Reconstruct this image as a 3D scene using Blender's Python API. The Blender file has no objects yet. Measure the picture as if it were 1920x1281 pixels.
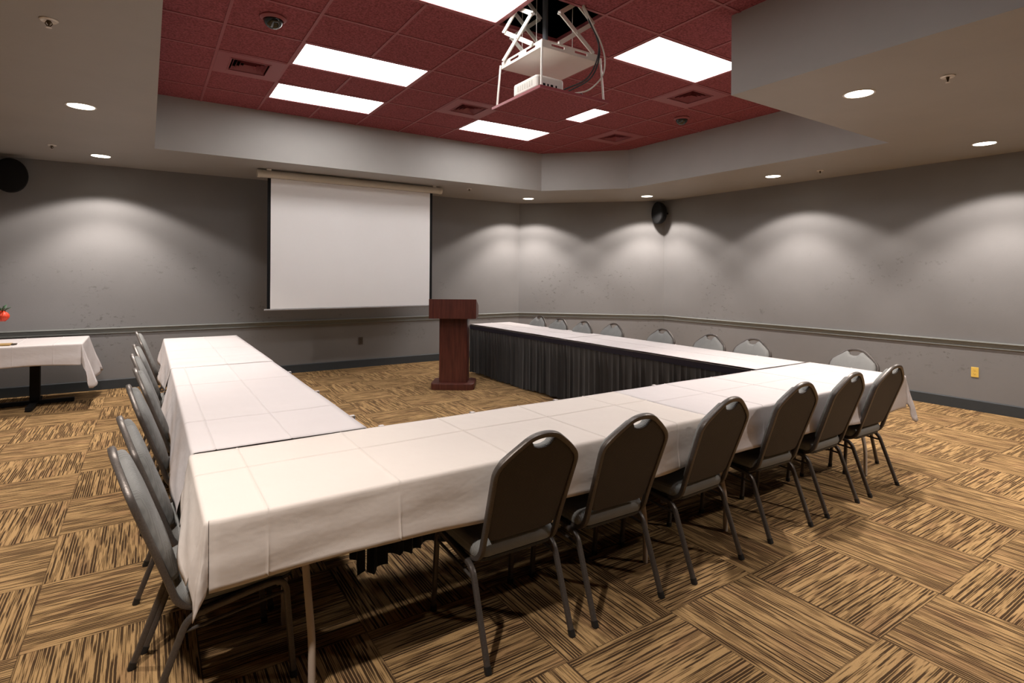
import bpy, bmesh, math, random
from mathutils import Vector, Matrix
random.seed(7)
PI = math.pi
scene = bpy.context.scene
C = bpy.context.scene.collection

# ------------------------------------------------------------------ dimensions (metres)
CAM_H = 1.539                      # eye height
HS, HC = 2.942, 3.554              # soffit underside, red ceiling
YB, XR = 9.036, 8.042              # back wall, right wall
CH0, CH1 = (6.098, YB), (XR, 7.087)  # splayed corner wall
XL, YF = -5.5, -6.5                # walls behind / left of the camera
G = 0.6096                         # ceiling grid
GX, GY = 0.5139, 5.0333
CG = 0.6096; CX0, CY0 = -0.425, 1.108  # carpet tiles
TZ = 0.765                         # cloth top

# ------------------------------------------------------------------ helpers
def mesh_obj(name, bm, mat=None, parent=None, smooth=False):
    me = bpy.data.meshes.new(name)
    bm.normal_update(); bm.to_mesh(me); bm.free()
    if smooth:
        for p in me.polygons: p.use_smooth = True
        try: me.set_sharp_from_angle(angle=math.radians(40))
        except Exception: pass
    o = bpy.data.objects.new(name, me); C.objects.link(o)
    if mat is not None:
        for m in (mat if isinstance(mat, (list, tuple)) else [mat]): me.materials.append(m)
    if parent is not None: o.parent = parent
    return o
def empty(name, loc=(0, 0, 0), rz=0.0):
    o = bpy.data.objects.new(name, None); C.objects.link(o)
    o.location = loc; o.rotation_euler = (0, 0, rz); o.empty_display_size = .1
    return o
def tag(o, label, cat, group=None):
    o['label'] = label; o['category'] = cat
    if group: o['group'] = group
    return o
def struct(o):
    o['kind'] = 'structure'; return o
def copy_tree(o, parent=None):
    c = o.copy(); C.objects.link(c)
    if parent is not None: c.parent = parent
    for ch in list(o.children): copy_tree(ch, c)
    return c
def box(bm, a, b, mi=0, bevel=0):
    x0, y0, z0 = a; x1, y1, z1 = b
    v = [bm.verts.new(p) for p in [(x0,y0,z0),(x1,y0,z0),(x1,y1,z0),(x0,y1,z0),(x0,y0,z1),(x1,y0,z1),(x1,y1,z1),(x0,y1,z1)]]
    fs = []
    for q in [(3,2,1,0),(4,5,6,7),(0,1,5,4),(1,2,6,5),(2,3,7,6),(3,0,4,7)]:
        f = bm.faces.new([v[k] for k in q]); f.material_index = mi; fs.append(f)
    if bevel:
        es = list({e for f in fs for e in f.edges})
        bmesh.ops.bevel(bm, geom=es, offset=bevel, segments=2, affect='EDGES', profile=.5)
    return v
def tube(bm, pts, r, n=10, cap=True, closed=False, sq=False):
    pts = [Vector(p) for p in pts]; m = len(pts); rings = []
    rs = r if isinstance(r, (list, tuple)) else [r]*m
    prev = None
    for i, p in enumerate(pts):
        if closed: t = pts[(i+1) % m]-pts[i-1]
        else: t = pts[min(i+1, m-1)]-pts[max(i-1, 0)]
        t.normalize()
        if prev is None:
            a = Vector((0,0,1)) if abs(t.z) < .9 else Vector((1,0,0))
            u = t.cross(a).normalized()
        else:
            u = (prev-t*prev.dot(t)).normalized()
        prev = u; w = t.cross(u)
        ring = []
        for k in range(n):
            ca, sa = math.cos(2*PI*k/n), math.sin(2*PI*k/n)
            g = (ca**4+sa**4)**-.25 if sq else 1.0
            ring.append(bm.verts.new(p+(u*ca+w*sa)*(rs[i]*g)))
        rings.append(ring)
    for i in range(m if closed else m-1):
        A, B = rings[i], rings[(i+1) % m]
        for k in range(n): bm.faces.new([A[k], A[(k+1) % n], B[(k+1) % n], B[k]])
    if cap and not closed:
        bm.faces.new(rings[0][::-1]); bm.faces.new(rings[-1])
def lathe(bm, prof, n=24, center=(0,0,0), axis='z'):
    cx, cy, cz = center; rings = []
    for r, z in prof:
        ring = []
        for k in range(n):
            a = 2*PI*k/n
            p = (cx+r*math.cos(a), cy+r*math.sin(a), cz+z) if axis == 'z' else (cx+r*math.cos(a), cy+z, cz+r*math.sin(a))
            ring.append(bm.verts.new(p))
        rings.append(ring)
    for A, B in zip(rings, rings[1:]):
        for k in range(n): bm.faces.new([A[k], A[(k+1) % n], B[(k+1) % n], B[k]])
    bm.faces.new(rings[0][::-1]); bm.faces.new(rings[-1])
def arc_path(pts, rad, seg=5):
    """polyline with rounded corners"""
    pts = [Vector(p) for p in pts]; out = [pts[0]]
    for i in range(1, len(pts)-1):
        a, b, c = pts[i-1], pts[i], pts[i+1]
        r = rad[i] if isinstance(rad, (list, tuple)) else rad
        d1 = (a-b); d2 = (c-b); l = min(r, d1.length*.49, d2.length*.49)
        p, q = b+d1.normalized()*l, b+d2.normalized()*l
        for k in range(seg+1):
            t = k/seg; out.append(p*(1-t)**2+b*2*t*(1-t)+q*t*t)
    out.append(pts[-1]); return out
def loft(bm, rings, close_ends=True):
    R = [[bm.verts.new(p) for p in r] for r in rings]; n = len(R[0])
    for A, B in zip(R, R[1:]):
        for k in range(n): bm.faces.new([A[k], A[(k+1) % n], B[(k+1) % n], B[k]])
    if close_ends:
        bm.faces.new(R[0][::-1]); bm.faces.new(R[-1])
def rrect(w, d, r, seg=5):
    out = []
    for cx, cy, a0 in ((w/2-r, d/2-r, 0), (-w/2+r, d/2-r, PI/2), (-w/2+r, -d/2+r, PI), (w/2-r, -d/2+r, 1.5*PI)):
        for k in range(seg+1):
            a = a0+PI/2*k/seg; out.append((cx+r*math.cos(a), cy+r*math.sin(a)))
    return out

# ------------------------------------------------------------------ materials
def new_mat(name):
    m = bpy.data.materials.new(name); m.use_nodes = True
    nt = m.node_tree; b = nt.nodes['Principled BSDF']; return m, nt, b
class N:
    """tiny node builder"""
    def __init__(s, nt): s.nt = nt
    def n(s, t, **kw):
        x = s.nt.nodes.new(t)
        for k, v in kw.items(): setattr(x, k, v)
        return x
    def put(s, sock, v):
        if hasattr(v, 'is_linked') or isinstance(v, bpy.types.NodeSocket): s.nt.links.new(v, sock)
        else: sock.default_value = v
    def math(s, op, a, b=0.0, c=0.0):
        x = s.n('ShaderNodeMath', operation=op)
        for i, v in enumerate((a, b, c)): s.put(x.inputs[i], v)
        return x.outputs[0]
    def mixf(s, f, a, b):
        x = s.n('ShaderNodeMix', data_type='FLOAT'); s.put(x.inputs[0], f); s.put(x.inputs[2], a); s.put(x.inputs[3], b); return x.outputs[0]
    def mixc(s, f, a, b, mode='MIX'):
        x = s.n('ShaderNodeMix', data_type='RGBA', blend_type=mode); s.put(x.inputs[0], f)
        for k, v in ((6, a), (7, b)): s.put(x.inputs[k], v if not isinstance(v, tuple) else (*v, 1) if len(v) == 3 else v)
        return x.outputs[2]
    def obj(s): return s.n('ShaderNodeTexCoord').outputs['Object']
    def sep(s, v):
        x = s.n('ShaderNodeSeparateXYZ'); s.put(x.inputs[0], v); return x.outputs
    def comb(s, x, y, z):
        q = s.n('ShaderNodeCombineXYZ'); s.put(q.inputs[0], x); s.put(q.inputs[1], y); s.put(q.inputs[2], z); return q.outputs[0]
    def noise(s, vec, scale, detail=2.0, rough=.5):
        x = s.n('ShaderNodeTexNoise'); s.put(x.inputs['Vector'], vec); x.inputs['Scale'].default_value = scale
        x.inputs['Detail'].default_value = detail; x.inputs['Roughness'].default_value = rough; return x.outputs['Fac']
    def mapr(s, v, a, b, c=0.0, d=1.0):
        x = s.n('ShaderNodeMapRange'); s.put(x.inputs[0], v)
        for k, q in enumerate((a, b, c, d)): x.inputs[k+1].default_value = q
        return x.outputs[0]
    def bump(s, h, strength, dist=.01):
        x = s.n('ShaderNodeBump'); x.inputs['Strength'].default_value = strength; x.inputs['Distance'].default_value = dist
        s.put(x.inputs['Height'], h); return x.outputs[0]
def plain(name, col, rough=.6, metal=0.0, var=.12, vscale=20, bump=0.0, bscale=80, spec=.5):
    m, nt, b = new_mat(name); q = N(nt); o = q.obj()
    f = q.noise(o, vscale, 3)
    c = q.mixc(f, tuple(x*(1-var) for x in col), tuple(x*(1+var) for x in col))
    nt.links.new(c, b.inputs['Base Color']); b.inputs['Roughness'].default_value = rough; b.inputs['Metallic'].default_value = metal
    b.inputs['Specular IOR Level'].default_value = spec
    if bump: nt.links.new(q.bump(q.noise(o, bscale, 2), bump, .004), b.inputs['Normal'])
    return m
def emissive(name, col, strength):
    m, nt, b = new_mat(name)
    b.inputs['Base Color'].default_value = (.8, .8, .8, 1)
    b.inputs['Emission Color'].default_value = (*col, 1); b.inputs['Emission Strength'].default_value = strength
    return m

WALL = (.215, .211, .213)
def wall_mat(name='grey_wall_paint', scuffs=True, col=WALL):
    m, nt, b = new_mat(name); q = N(nt); o = q.obj()
    c = q.mixc(q.noise(o, 1.7, 4, .6), tuple(x*.9 for x in col), tuple(x*1.08 for x in col))
    if scuffs:
        x, y, z = q.sep(o)
        v = q.comb(q.math('ADD', x, y), q.math('SUBTRACT', x, y), q.math('MULTIPLY', z, 2.2))
        s1 = q.mapr(q.noise(v, 9, 5, .7), .585, .66)
        s2 = q.mapr(q.noise(o, 1.1, 1), .48, .62)
        band = q.math('MULTIPLY', q.mapr(z, .25, .6), q.mapr(z, 1.95, 1.6))
        f = q.math('MULTIPLY', q.math('MULTIPLY', s1, s2), q.math('MULTIPLY', band, .55))
        c = q.mixc(f, c, (.07, .065, .06))
    nt.links.new(c, b.inputs['Base Color'])
    b.inputs['Roughness'].default_value = .55; b.inputs['Specular IOR Level'].default_value = .35
    nt.links.new(q.bump(q.noise(o, 90, 3), .12, .004), b.inputs['Normal'])
    return m
M_wall = wall_mat()
M_soffit = wall_mat('grey_soffit_paint', False, (.35, .336, .316))
M_rail = plain('grey_green_rail_paint', (.19, .20, .19), .35, var=.05)
M_base = plain('slate_baseboard', (.035, .042, .048), .5, var=.1)

def tile_mat():
    m, nt, b = new_mat('maroon_ceiling_tile'); q = N(nt); o = q.obj()
    f = q.mapr(q.noise(o, 62, 3, .65), .36, .64)
    c = q.mixc(f, (.17, .038, .045), (.35, .094, .103))
    c = q.mixc(q.math('MULTIPLY', q.mapr(q.noise(o, 260, 1), .56, .66), .35), c, (.10, .012, .015))
    nt.links.new(c, b.inputs['Base Color']); b.inputs['Roughness'].default_value = .85
    b.inputs['Specular IOR Level'].default_value = .2
    nt.links.new(q.bump(f, .5, .004), b.inputs['Normal']); return m
M_tile = tile_mat()
M_tbar = plain('maroon_painted_grid', (.275, .062, .07), .5, var=.06)
M_redmetal = plain('maroon_painted_metal', (.27, .060, .068), .45, var=.06)
M_dark = plain('black_void', (.006, .006, .007), .9)
M_plenum = plain('dark_plenum', (.02, .02, .023), .9, var=.5, vscale=6)

def carpet_mat():
    m, nt, b = new_mat('striped_carpet_tiles'); q = N(nt); o = q.obj()
    x, y, z = q.sep(o)
    px = q.math('DIVIDE', q.math('SUBTRACT', x, CX0), CG); py = q.math('DIVIDE', q.math('SUBTRACT', y, CY0), CG)
    ix, iy = q.math('FLOOR', px), q.math('FLOOR', py)
    par = q.math('FLOORED_MODULO', q.math('ADD', ix, iy), 2.0)     # 1: stripes run along x
    fx, fy = q.math('SUBTRACT', px, ix), q.math('SUBTRACT', py, iy)
    ac = q.mixf(par, x, y); al = q.mixf(par, y, x)
    wn = q.n('ShaderNodeTexWhiteNoise', noise_dimensions='2D'); q.put(wn.inputs['Vector'], q.comb(ix, iy, 0.0))
    rnd = wn.outputs['Value']
    zz = q.math('MULTIPLY', rnd, 57.0)
    def strokes(period, freq, lo, hi, off):
        wob = q.math('MULTIPLY', q.math('SUBTRACT', q.noise(q.comb(q.math('MULTIPLY', ac, 40.0), q.math('MULTIPLY', al, 26.0), zz), 1.0, 1.0), .5), .22)
        s = q.math('ADD', q.math('DIVIDE', ac, period), wob); k = q.math('FLOOR', s); f = q.math('SUBTRACT', s, k)
        nz = q.noise(q.comb(q.math('MULTIPLY_ADD', k, 13.73, off), q.math('MULTIPLY', al, freq), zz), 1.0, 1.5, .5)
        prof = q.math('SINE', q.math('MULTIPLY', f, PI))
        return q.math('MULTIPLY', q.mapr(nz, hi, lo), q.mapr(prof, .35, .75)), nz
    bias = q.math('MULTIPLY', q.math('SUBTRACT', q.noise(q.comb(q.math('MULTIPLY', ac, 7.0), q.math('MULTIPLY', al, 2.5), zz), 1.0, 1.0), .5), 1.0)
    d1, h1 = strokes(.0128, 2.9, .445, .52, 3.1)
    d2, h2 = strokes(.0064, 5.0, .45, .54, 71.7)
    fine = q.noise(o, 420, 2, .7)
    n3 = q.noise(q.comb(q.math('MULTIPLY', ac, 9.0), q.math('MULTIPLY', al, 3.0), zz), 1.0, 1.0)
    tan_ = q.mixc(h2, (.44, .245, .100), (.70, .455, .225))
    tan_ = q.mixc(q.mapr(fine, .35, .65), tuple(v*.60 for v in (.50, .33, .14)), tan_)
    tan_ = q.mixc(q.math('MULTIPLY', q.mapr(n3, .5, .7), .45), tan_, (.27, .145, .075))
    dark = q.math('MINIMUM', q.math('ADD', q.math('MULTIPLY', d1, .93), q.math('MULTIPLY', d2, .68)), .93)
    c = q.mixc(dark, tan_, (.040, .022, .012))
    h = q.math('SUBTRACT', 1.0, dark)
    e = q.math('MINIMUM', q.math('MINIMUM', fx, q.math('SUBTRACT', 1.0, fx)), q.math('MINIMUM', fy, q.math('SUBTRACT', 1.0, fy)))
    c = q.mixc(q.math('MULTIPLY', q.mapr(e, .007, .001), .6), c, (.05, .03, .018))
    nt.links.new(c, b.inputs['Base Color']); b.inputs['Roughness'].default_value = .95
    b.inputs['Specular IOR Level'].default_value = .1
    nt.links.new(q.bump(q.math('ADD', h, q.math('MULTIPLY', fine, .5)), .5, .008), b.inputs['Normal']); return m
M_carpet = carpet_mat()

def cloth_mat(name, col):
    m, nt, b = new_mat(name); q = N(nt); o = q.obj()
    c = q.mixc(q.noise(o, 2.2, 4, .6), tuple(v*.94 for v in col), tuple(min(1, v*1.03) for v in col))
    nt.links.new(c, b.inputs['Base Color']); b.inputs['Roughness'].default_value = .8
    b.inputs['Specular IOR Level'].default_value = .2
    x, y, z = q.sep(o)
    v = q.comb(q.math('MULTIPLY', x, 1.0), q.math('MULTIPLY', y, 1.0), q.math('MULTIPLY', z, 1.7))
    w = q.noise(v, 5.5, 3, .5); f = q.noise(o, 300, 2)
    nt.links.new(q.bump(q.math('ADD', w, q.math('MULTIPLY', f, .02)), .22, .03), b.inputs['Normal'])
    return m
M_cloth = cloth_mat('white_table_linen', (.60, .56, .558))
M_cream = cloth_mat('ivory_table_linen', (.65, .592, .545))
def skirt_mat():
    m, nt, b = new_mat('black_skirt_fabric'); q = N(nt); o = q.obj()
    c = q.mixc(q.noise(o, 5, 3), (.036, .036, .038), (.058, .058, .058))
    nt.links.new(c, b.inputs['Base Color']); b.inputs['Roughness'].default_value = .7
    b.inputs['Sheen Weight'].default_value = .25; b.inputs['Sheen Roughness'].default_value = .4; return m
M_skirt = skirt_mat()
M_band = plain('navy_skirt_band', (.016, .015, .032), .6)

def weave_mat(name, a, b_, scale, rough=.75):
    m, nt, b = new_mat(name); q = N(nt); o = q.obj()
    x, y, z = q.sep(o)
    u = q.math('MULTIPLY', q.math('ADD', x, q.math('MULTIPLY_ADD', z, 1.35, y)), scale); v = q.math('MULTIPLY', q.math('SUBTRACT', x, q.math('MULTIPLY_ADD', z, 1.35, y)), scale)
    w = q.math('MULTIPLY', q.math('SINE', u), q.math('SINE', v))
    f = q.mapr(w, -.2, .6)
    c = q.mixc(f, a, b_)
    c = q.mixc(q.math('MULTIPLY', q.noise(o, 14, 3), .3), c, tuple(v*.7 for v in a))
    nt.links.new(c, b.inputs['Base Color']); b.inputs['Roughness'].default_value = rough
    nt.links.new(q.bump(w, .3, .002), b.inputs['Normal']); return m
M_fabric = weave_mat('grey_chair_fabric', (.185, .188, .182), (.265, .268, .258), 760)
M_backpanel = weave_mat('dark_patterned_back_fabric', (.030, .024, .022), (.082, .068, .060), 620, .65)
def hammered():
    m, nt, b = new_mat('hammered_bronze_frame'); q = N(nt); o = q.obj()
    c = q.mixc(q.noise(o, 160, 3), (.068, .058, .052), (.140, .122, .110))
    nt.links.new(c, b.inputs['Base Color']); b.inputs['Roughness'].default_value = .38; b.inputs['Metallic'].default_value = .45
    nt.links.new(q.bump(q.noise(o, 220, 1), .2, .002), b.inputs['Normal']); return m
M_frame = hammered()
M_rubber = plain('black_plastic', (.012, .012, .012), .5)
M_tleg = plain('beige_painted_steel', (.50, .42, .35), .4, var=.06)
M_ttop = plain('laminate_tabletop', (.30, .26, .22), .5)
def wood():
    m, nt, b = new_mat('mahogany_veneer'); q = N(nt); o = q.obj()
    x, y, z = q.sep(o)
    v = q.comb(q.math('MULTIPLY', x, 30.0), q.math('MULTIPLY', y, 30.0), q.math('MULTIPLY', z, 2.5))
    n = q.noise(v, 1.0, 4, .6)
    c = q.mixc(q.mapr(n, .3, .7), (.05, .012, .0085), (.125, .033, .022))
    nt.links.new(c, b.inputs['Base Color']); b.inputs['Roughness'].default_value = .38; return m
M_wood = wood()
M_white = plain('white_powder_coat', (.72, .68, .62), .45, var=.04)
M_housing = plain('cream_screen_housing', (.60, .55, .46), .4, var=.04)
M_screen = plain('white_screen_vinyl', (.84, .82, .81), .75, var=.015, vscale=3)
M_black = plain('black_border', (.007, .007, .0075), .8, spec=.2)
M_blackmetal = plain('black_metal', (.006, .006, .006), .6, spec=.2)
M_troffer = emissive('troffer_diffuser', (1.0, .975, .96), 9.0)
M_lamp = emissive('downlight_lamp', (1.0, .90, .74), 11.0)
M_chrome = plain('white_enamel', (.75, .72, .68), .25)
M_brass = plain('dark_brass', (.10, .07, .04), .35, .7)
M_yellow = plain('yellow_plastic', (.80, .55, .12), .4, var=.05)
M_slot = plain('brown_socket', (.28, .14, .03), .5)
M_brown = plain('brown_plastic', (.075, .055, .04), .5)
M_red = plain('red_petals', (.62, .045, .012), .5, var=.35, vscale=30)
M_leaf = plain('green_leaf', (.045, .10, .05), .5, var=.3, vscale=30)
M_tray = plain('golden_wood', (.40, .26, .10), .5, var=.2)
M_cablek = plain('black_cable', (.012, .012, .013), .5)
M_cablew = plain('white_cable', (.55, .52, .47), .5)
M_ceramic = plain('dark_vase', (.06, .055, .05), .3)
def dome_mat():
    m, nt, b = new_mat('smoked_dome'); b.inputs['Base Color'].default_value = (.008, .012, .011, 1)
    b.inputs['Roughness'].default_value = .04; b.inputs['Coat Weight'].default_value = .5; return m
M_dome = dome_mat()

# ------------------------------------------------------------------ room shell
bm = bmesh.new()
v = [bm.verts.new(p) for p in [(XL, YF, 0), (XR, YF, 0), (XR, CH1[1], 0), (CH0[0], YB, 0), (XL, YB, 0)]]
bm.faces.new(v)
fl = mesh_obj('floor', bm, M_carpet); struct(fl)

def wall_seg(name, p, q, mat, z0=0, z1=HC+.3, th=.12):
    """vertical slab whose room face runs p->q, body on the left of that direction"""
    p, q = Vector((*p, 0)), Vector((*q, 0)); d = (q-p).normalized(); n = Vector((-d.y, d.x, 0))
    bm = bmesh.new()
    a = [p, q, q+n*th, p+n*th]
    lo = [bm.verts.new((w.x, w.y, z0)) for w in a]; hi = [bm.verts.new((w.x, w.y, z1)) for w in a]
    bm.faces.new(lo[::-1]); bm.faces.new(hi)
    for k in range(4): bm.faces.new([lo[k], lo[(k+1) % 4], hi[(k+1) % 4], hi[k]])
    return struct(mesh_obj(name, bm, mat))
# walking clockwise inside the room, outside lies on the left when going XL->... in reverse
SEG = [('back', (XL, YB), CH0), ('corner', CH0, CH1), ('right', CH1, (XR, YF)), ('front', (XR, YF), (XL, YF)), ('left', (XL, YF), (XL, YB))]
for nm, p, q in SEG: wall_seg('wall_'+nm, p, q, M_wall)

def molding(name, p, q, prof, mat, ext0=0.0, ext1=0.0):
    """profile (offset into room, z) swept along p->q; room lies on the right"""
    p, q = Vector((*p, 0)), Vector((*q, 0)); d = (q-p).normalized(); n = Vector((d.y, -d.x, 0))
    bm = bmesh.new(); rings = []
    for s, w in ((p, ext0), (q, ext1)):
        rings.append([s+n*o+d*(w*o)+Vector((0, 0, z)) for o, z in prof])
    loft(bm, rings); return struct(mesh_obj(name, bm, mat))
BASE = [(0, 0), (.014, 0), (.014, .118), (.008, .128), (0, .128)]
RAIL = [(0, .728), (.012, .730), (.016, .738), (.014, .746), (.010, .752), (.012, .768), (.018, .774), (.018, .784), (.030, .792), (.034, .800), (.030, .808), (0, .812)]
k = 0
t1 = math.tan(math.radians(45)/2)
for nm, p, q, e0, e1 in [('back', SEG[0][1], SEG[0][2], 0, -t1), ('corner', CH0, CH1, t1, -t1), ('right', CH1, (XR, YF), t1, 0), ('left', (XL, YF), (XL, YB), 0, 0), ('front', (XR, YF), (XL, YF), 0, 0)]:
    molding('baseboard_'+nm, p, q, BASE, M_base, e0, e1)
    k += 1; molding('trim_%d' % k, p, q, RAIL, M_rail, e0, e1)

# dropped soffit with its fascia around the raised red ceiling
REC = [(.06, -1.7), (3.775, -1.7), (3.77, 2.665), (6.44, 2.68), (6.44, 6.42), (5.467, 7.447), (.06, 7.455)]
OUT = [(XL, YF), (XR, YF), CH1, CH0, (XL, YB)]
bm = bmesh.new()
def ringv(pts, z): return [bm.verts.new((x, y, z)) for x, y in pts]
ro, ri = ringv(OUT, HS), ringv(REC, HS)
es = [bm.edges.new((r[i], r[(i+1) % len(r)])) for r in (ro, ri) for i in range(len(r))]
bmesh.ops.triangle_fill(bm, use_beauty=True, use_dissolve=False, edges=es, normal=(0, 0, -1))
rt = ringv(REC, HC+.012)
for i in range(len(ri)):
    j = (i+1) % len(ri); bm.faces.new([ri[i], ri[j], rt[j], rt[i]])
rt2 = ringv(OUT, HC+.05); 
for i in range(len(rt2)):
    j = (i+1) % len(rt2); bm.faces.new([ro[i], ro[j], rt2[j], rt2[i]])
struct(mesh_obj('trim_9', bm, M_soffit))

# red lay-in ceiling: tiles a little above the grid bars
TROFF = [(1, 0), (1, 2), (1, -3), (5, -3), (5, 0), (5, 2), (1, -6)]
hole = {(3, -3)}
for i, j in TROFF: hole |= {(i, j), (i+1, j)}
VENT = [(0, 1), (4, 1), (7, -2), (8, 1)]
for c in VENT: hole.add(c)
bm = bmesh.new(); I0, I1, J0, J1 = -1, 10, -12, 4
for i in range(I0, I1):
    for j in range(J0, J1):
        if (i, j) in hole: continue
        x, y = GX+i*G, GY+j*G
        vs = [bm.verts.new(p) for p in [(x, y, HC+.006), (x, y+G, HC+.006), (x+G, y+G, HC+.006), (x+G, y, HC+.006)]]
        bm.faces.new(vs)
def bar_open(i, j, horiz):
    """grid bar segment hidden inside a two-cell troffer"""
    return (not horiz) and any((i == a+1 and j == b) for a, b in TROFF)
for i in range(I0, I1+1):
    for j in range(J0, J1):
        if bar_open(i, j, False): continue
        x, y = GX+i*G, GY+j*G
        box(bm, (x-.012, y, HC), (x+.012, y+G, HC+.03), 1)
for j in range(J0, J1+1):
    for i in range(I0, I1):
        x, y = GX+i*G, GY+j*G
        box(bm, (x+.012, y-.012, HC+.0004), (x+G-.012, y+.012, HC+.03), 1)
struct(mesh_obj('ceiling', bm, [M_tile, M_tbar]))
# dark space above the tiles
bm = bmesh.new()
box(bm, (-.4, -2.3, HC+1.0), (7.0, 7.8, HC+1.03)); 
box(bm, (-.4, -2.3, HC+.03), (-.37, 7.8, HC+1.0)); box(bm, (6.97, -2.3, HC+.03), (7.0, 7.8, HC+1.0))
box(bm, (-.4, 7.77, HC+.03), (7.0, 7.8, HC+1.0)); box(bm, (-.4, -2.3, HC+.03), (7.0, -2.27, HC+1.0))
struct(mesh_obj('ceiling_plenum', bm, M_plenum))

# ------------------------------------------------------------------ ceiling fittings
TL = ['bright rectangular ceiling light in the middle of the left column of three whole lights',
      'bright rectangular ceiling light on the left, nearest the projection screen',
      'bright rectangular ceiling light cut off by the top edge beside the projector lift',
      'large bright ceiling light beside the jutting corner of the grey soffit',
      'small-looking bright ceiling light half hidden behind the lowered projector panel',
      'ceiling light with visible inner reflector nearest the splayed far corner',
      'added unseen ceiling light over the near table, above the picture edge']  # last light is added out of view to brighten the foreground
for (i, j), lab in zip(TROFF, TL):
    x0, y0 = GX+i*G+.012, GY+j*G+.012; w, d = 2*G-.024, G-.024
    t = tag(empty('ceiling_light', (x0+w/2, y0+d/2, HC)), lab, 'ceiling light', 'fluorescent troffers in the red ceiling')
    bm = bmesh.new()
    f = .018
    box(bm, (-w/2, -d/2, -.001), (w/2, -d/2+f, .06)); box(bm, (-w/2, d/2-f, -.001), (w/2, d/2, .06))
    box(bm, (-w/2, -d/2+f, -.001), (-w/2+f, d/2-f, .06)); box(bm, (w/2-f, -d/2+f, -.001), (w/2, d/2-f, .06)); box(bm, (-w/2, -d/2, .06), (w/2, d/2, .07))
    mesh_obj('frame', bm, M_redmetal, t)
    bm = bmesh.new(); box(bm, (-w/2+f, -d/2+f, .004), (w/2-f, d/2-f, .009))
    mesh_obj('diffuser', bm, M_troffer, t)

def vent(i, j, lab):
    t = tag(empty('ceiling_vent', (GX+(i+.5)*G, GY+(j+.5)*G, HC)), lab, 'vent', 'air diffusers in the red ceiling')
    h = G/2-.0125; o = .165
    bm = bmesh.new()
    for a, b in [((-h, -h), (h, -o)), ((-h, o), (h, h)), ((-h, -o), (-o, o)), ((o, -o), (h, o))]:
        box(bm, (a[0], a[1], -.002), (b[0], b[1], .01))
    # raised lip round the opening
    for a, b in [((-o-.012, -o-.012), (o+.012, -o)), ((-o-.012, o), (o+.012, o+.012)), ((-o-.012, -o), (-o, o)), ((o, -o), (o+.012, o))]:
        box(bm, (a[0], a[1], -.007), (b[0], b[1], .0))
    mesh_obj('face_panel', bm, M_redmetal, t)
    bm = bmesh.new(); box(bm, (-o-.02, -o-.02, .10), (o+.02, o+.02, .12))
    for s in (-1, 1):
        box(bm, (s*(o+.02)-.004, -o-.02, .012), (s*(o+.02)+.004, o+.02, .10)); box(bm, (-o-.02, s*(o+.02)-.004, .012), (o+.02, s*(o+.02)+.004, .10))
    mesh_obj('duct_box', bm, M_dark, t)
    for r in (.150, .118, .086, .054):
        bm = bmesh.new()
        A = [(-r, -r), (r, -r), (r, r), (-r, r)]; r2 = r-.017
        B = [(-r2, -r2), (r2, -r2), (r2, r2), (-r2, r2)]
        lo = [bm.verts.new((x, y, -.004)) for x, y in A]; hi = [bm.verts.new((x, y, .026)) for x, y in B]
        lo2 = [bm.verts.new((x, y, -.001)) for x, y in A]; hi2 = [bm.verts.new((x, y, .029)) for x, y in B]
        for k in range(4):
            n = (k+1) % 4
            bm.faces.new([lo[k], lo[n], hi[n], hi[k]]); bm.faces.new([lo2[n], lo2[k], hi2[k], hi2[n]])
            bm.faces.new([lo[n], lo[k], lo2[k], lo2[n]]); bm.faces.new([hi[k], hi[n], hi2[n], hi2[k]])
        mesh_obj('louver', bm, M_redmetal, t)
for (i, j), lab in zip(VENT, ['square maroon air vent at the left beside two bright ceiling lights',
                             'square maroon air vent left of the lowered projector panel',
                             'square maroon air vent beside the jutting grey soffit corner, under the big light',
                             'square maroon air vent nearest the splayed far corner of the ceiling']): vent(i, j, lab)

def dome(x, y, lab):
    t = tag(empty('dome_camera', (x, y, HC)), lab, 'security camera', 'dome cameras on the red ceiling')
    bm = bmesh.new(); lathe(bm, [(.098, .003), (.098, -.006), (.086, -.016), (.076, -.022), (.074, -.006), (.03, .002)], 32)
    mesh_obj('base_ring', bm, M_redmetal, t, True)
    bm = bmesh.new(); lathe(bm, [(.0735*math.cos(a), -.016-.068*math.sin(a)) for a in [k*PI/2/10 for k in range(10)]]+[(.002, -.084)], 32)
    mesh_obj('dome', bm, M_dome, t, True)
dome(.82, 4.70, 'larger dark dome camera on the red ceiling at the left')
dome(5.685, 4.735, 'small dark dome camera on the red ceiling at the right')

def downlight(x, y, lab, power):
    t = tag(empty('recessed_downlight', (x, y, HS)), lab, 'downlight', 'round downlights in the grey soffit')
    bm = bmesh.new(); lathe(bm, [(.092, .003), (.108, .002), (.109, -.004), (.100, -.006), (.092, -.002)], 32)
    mesh_obj('trim_ring', bm, M_chrome, t, True)
    bm = bmesh.new(); lathe(bm, [(.094, .001), (.094, -.0035), (.06, -.0045), (.01, -.005)], 32)
    mesh_obj('lens', bm, M_lamp, t, True)
    for nm, frac, cone, bl in (('downlight_spill', .42, 126, .2), ('downlight_beam', .58, 98, .45)):
        l = bpy.data.lights.new(nm, 'SPOT'); l.energy = power*frac; l.color = (1, .90, .82)
        l.spot_size = math.radians(cone); l.spot_blend = bl; l.shadow_soft_size = .055
        lo = bpy.data.objects.new(nm, l); C.objects.link(lo); lo.parent = t; lo.location = (0, 0, -.03)
DLP = 205
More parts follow.
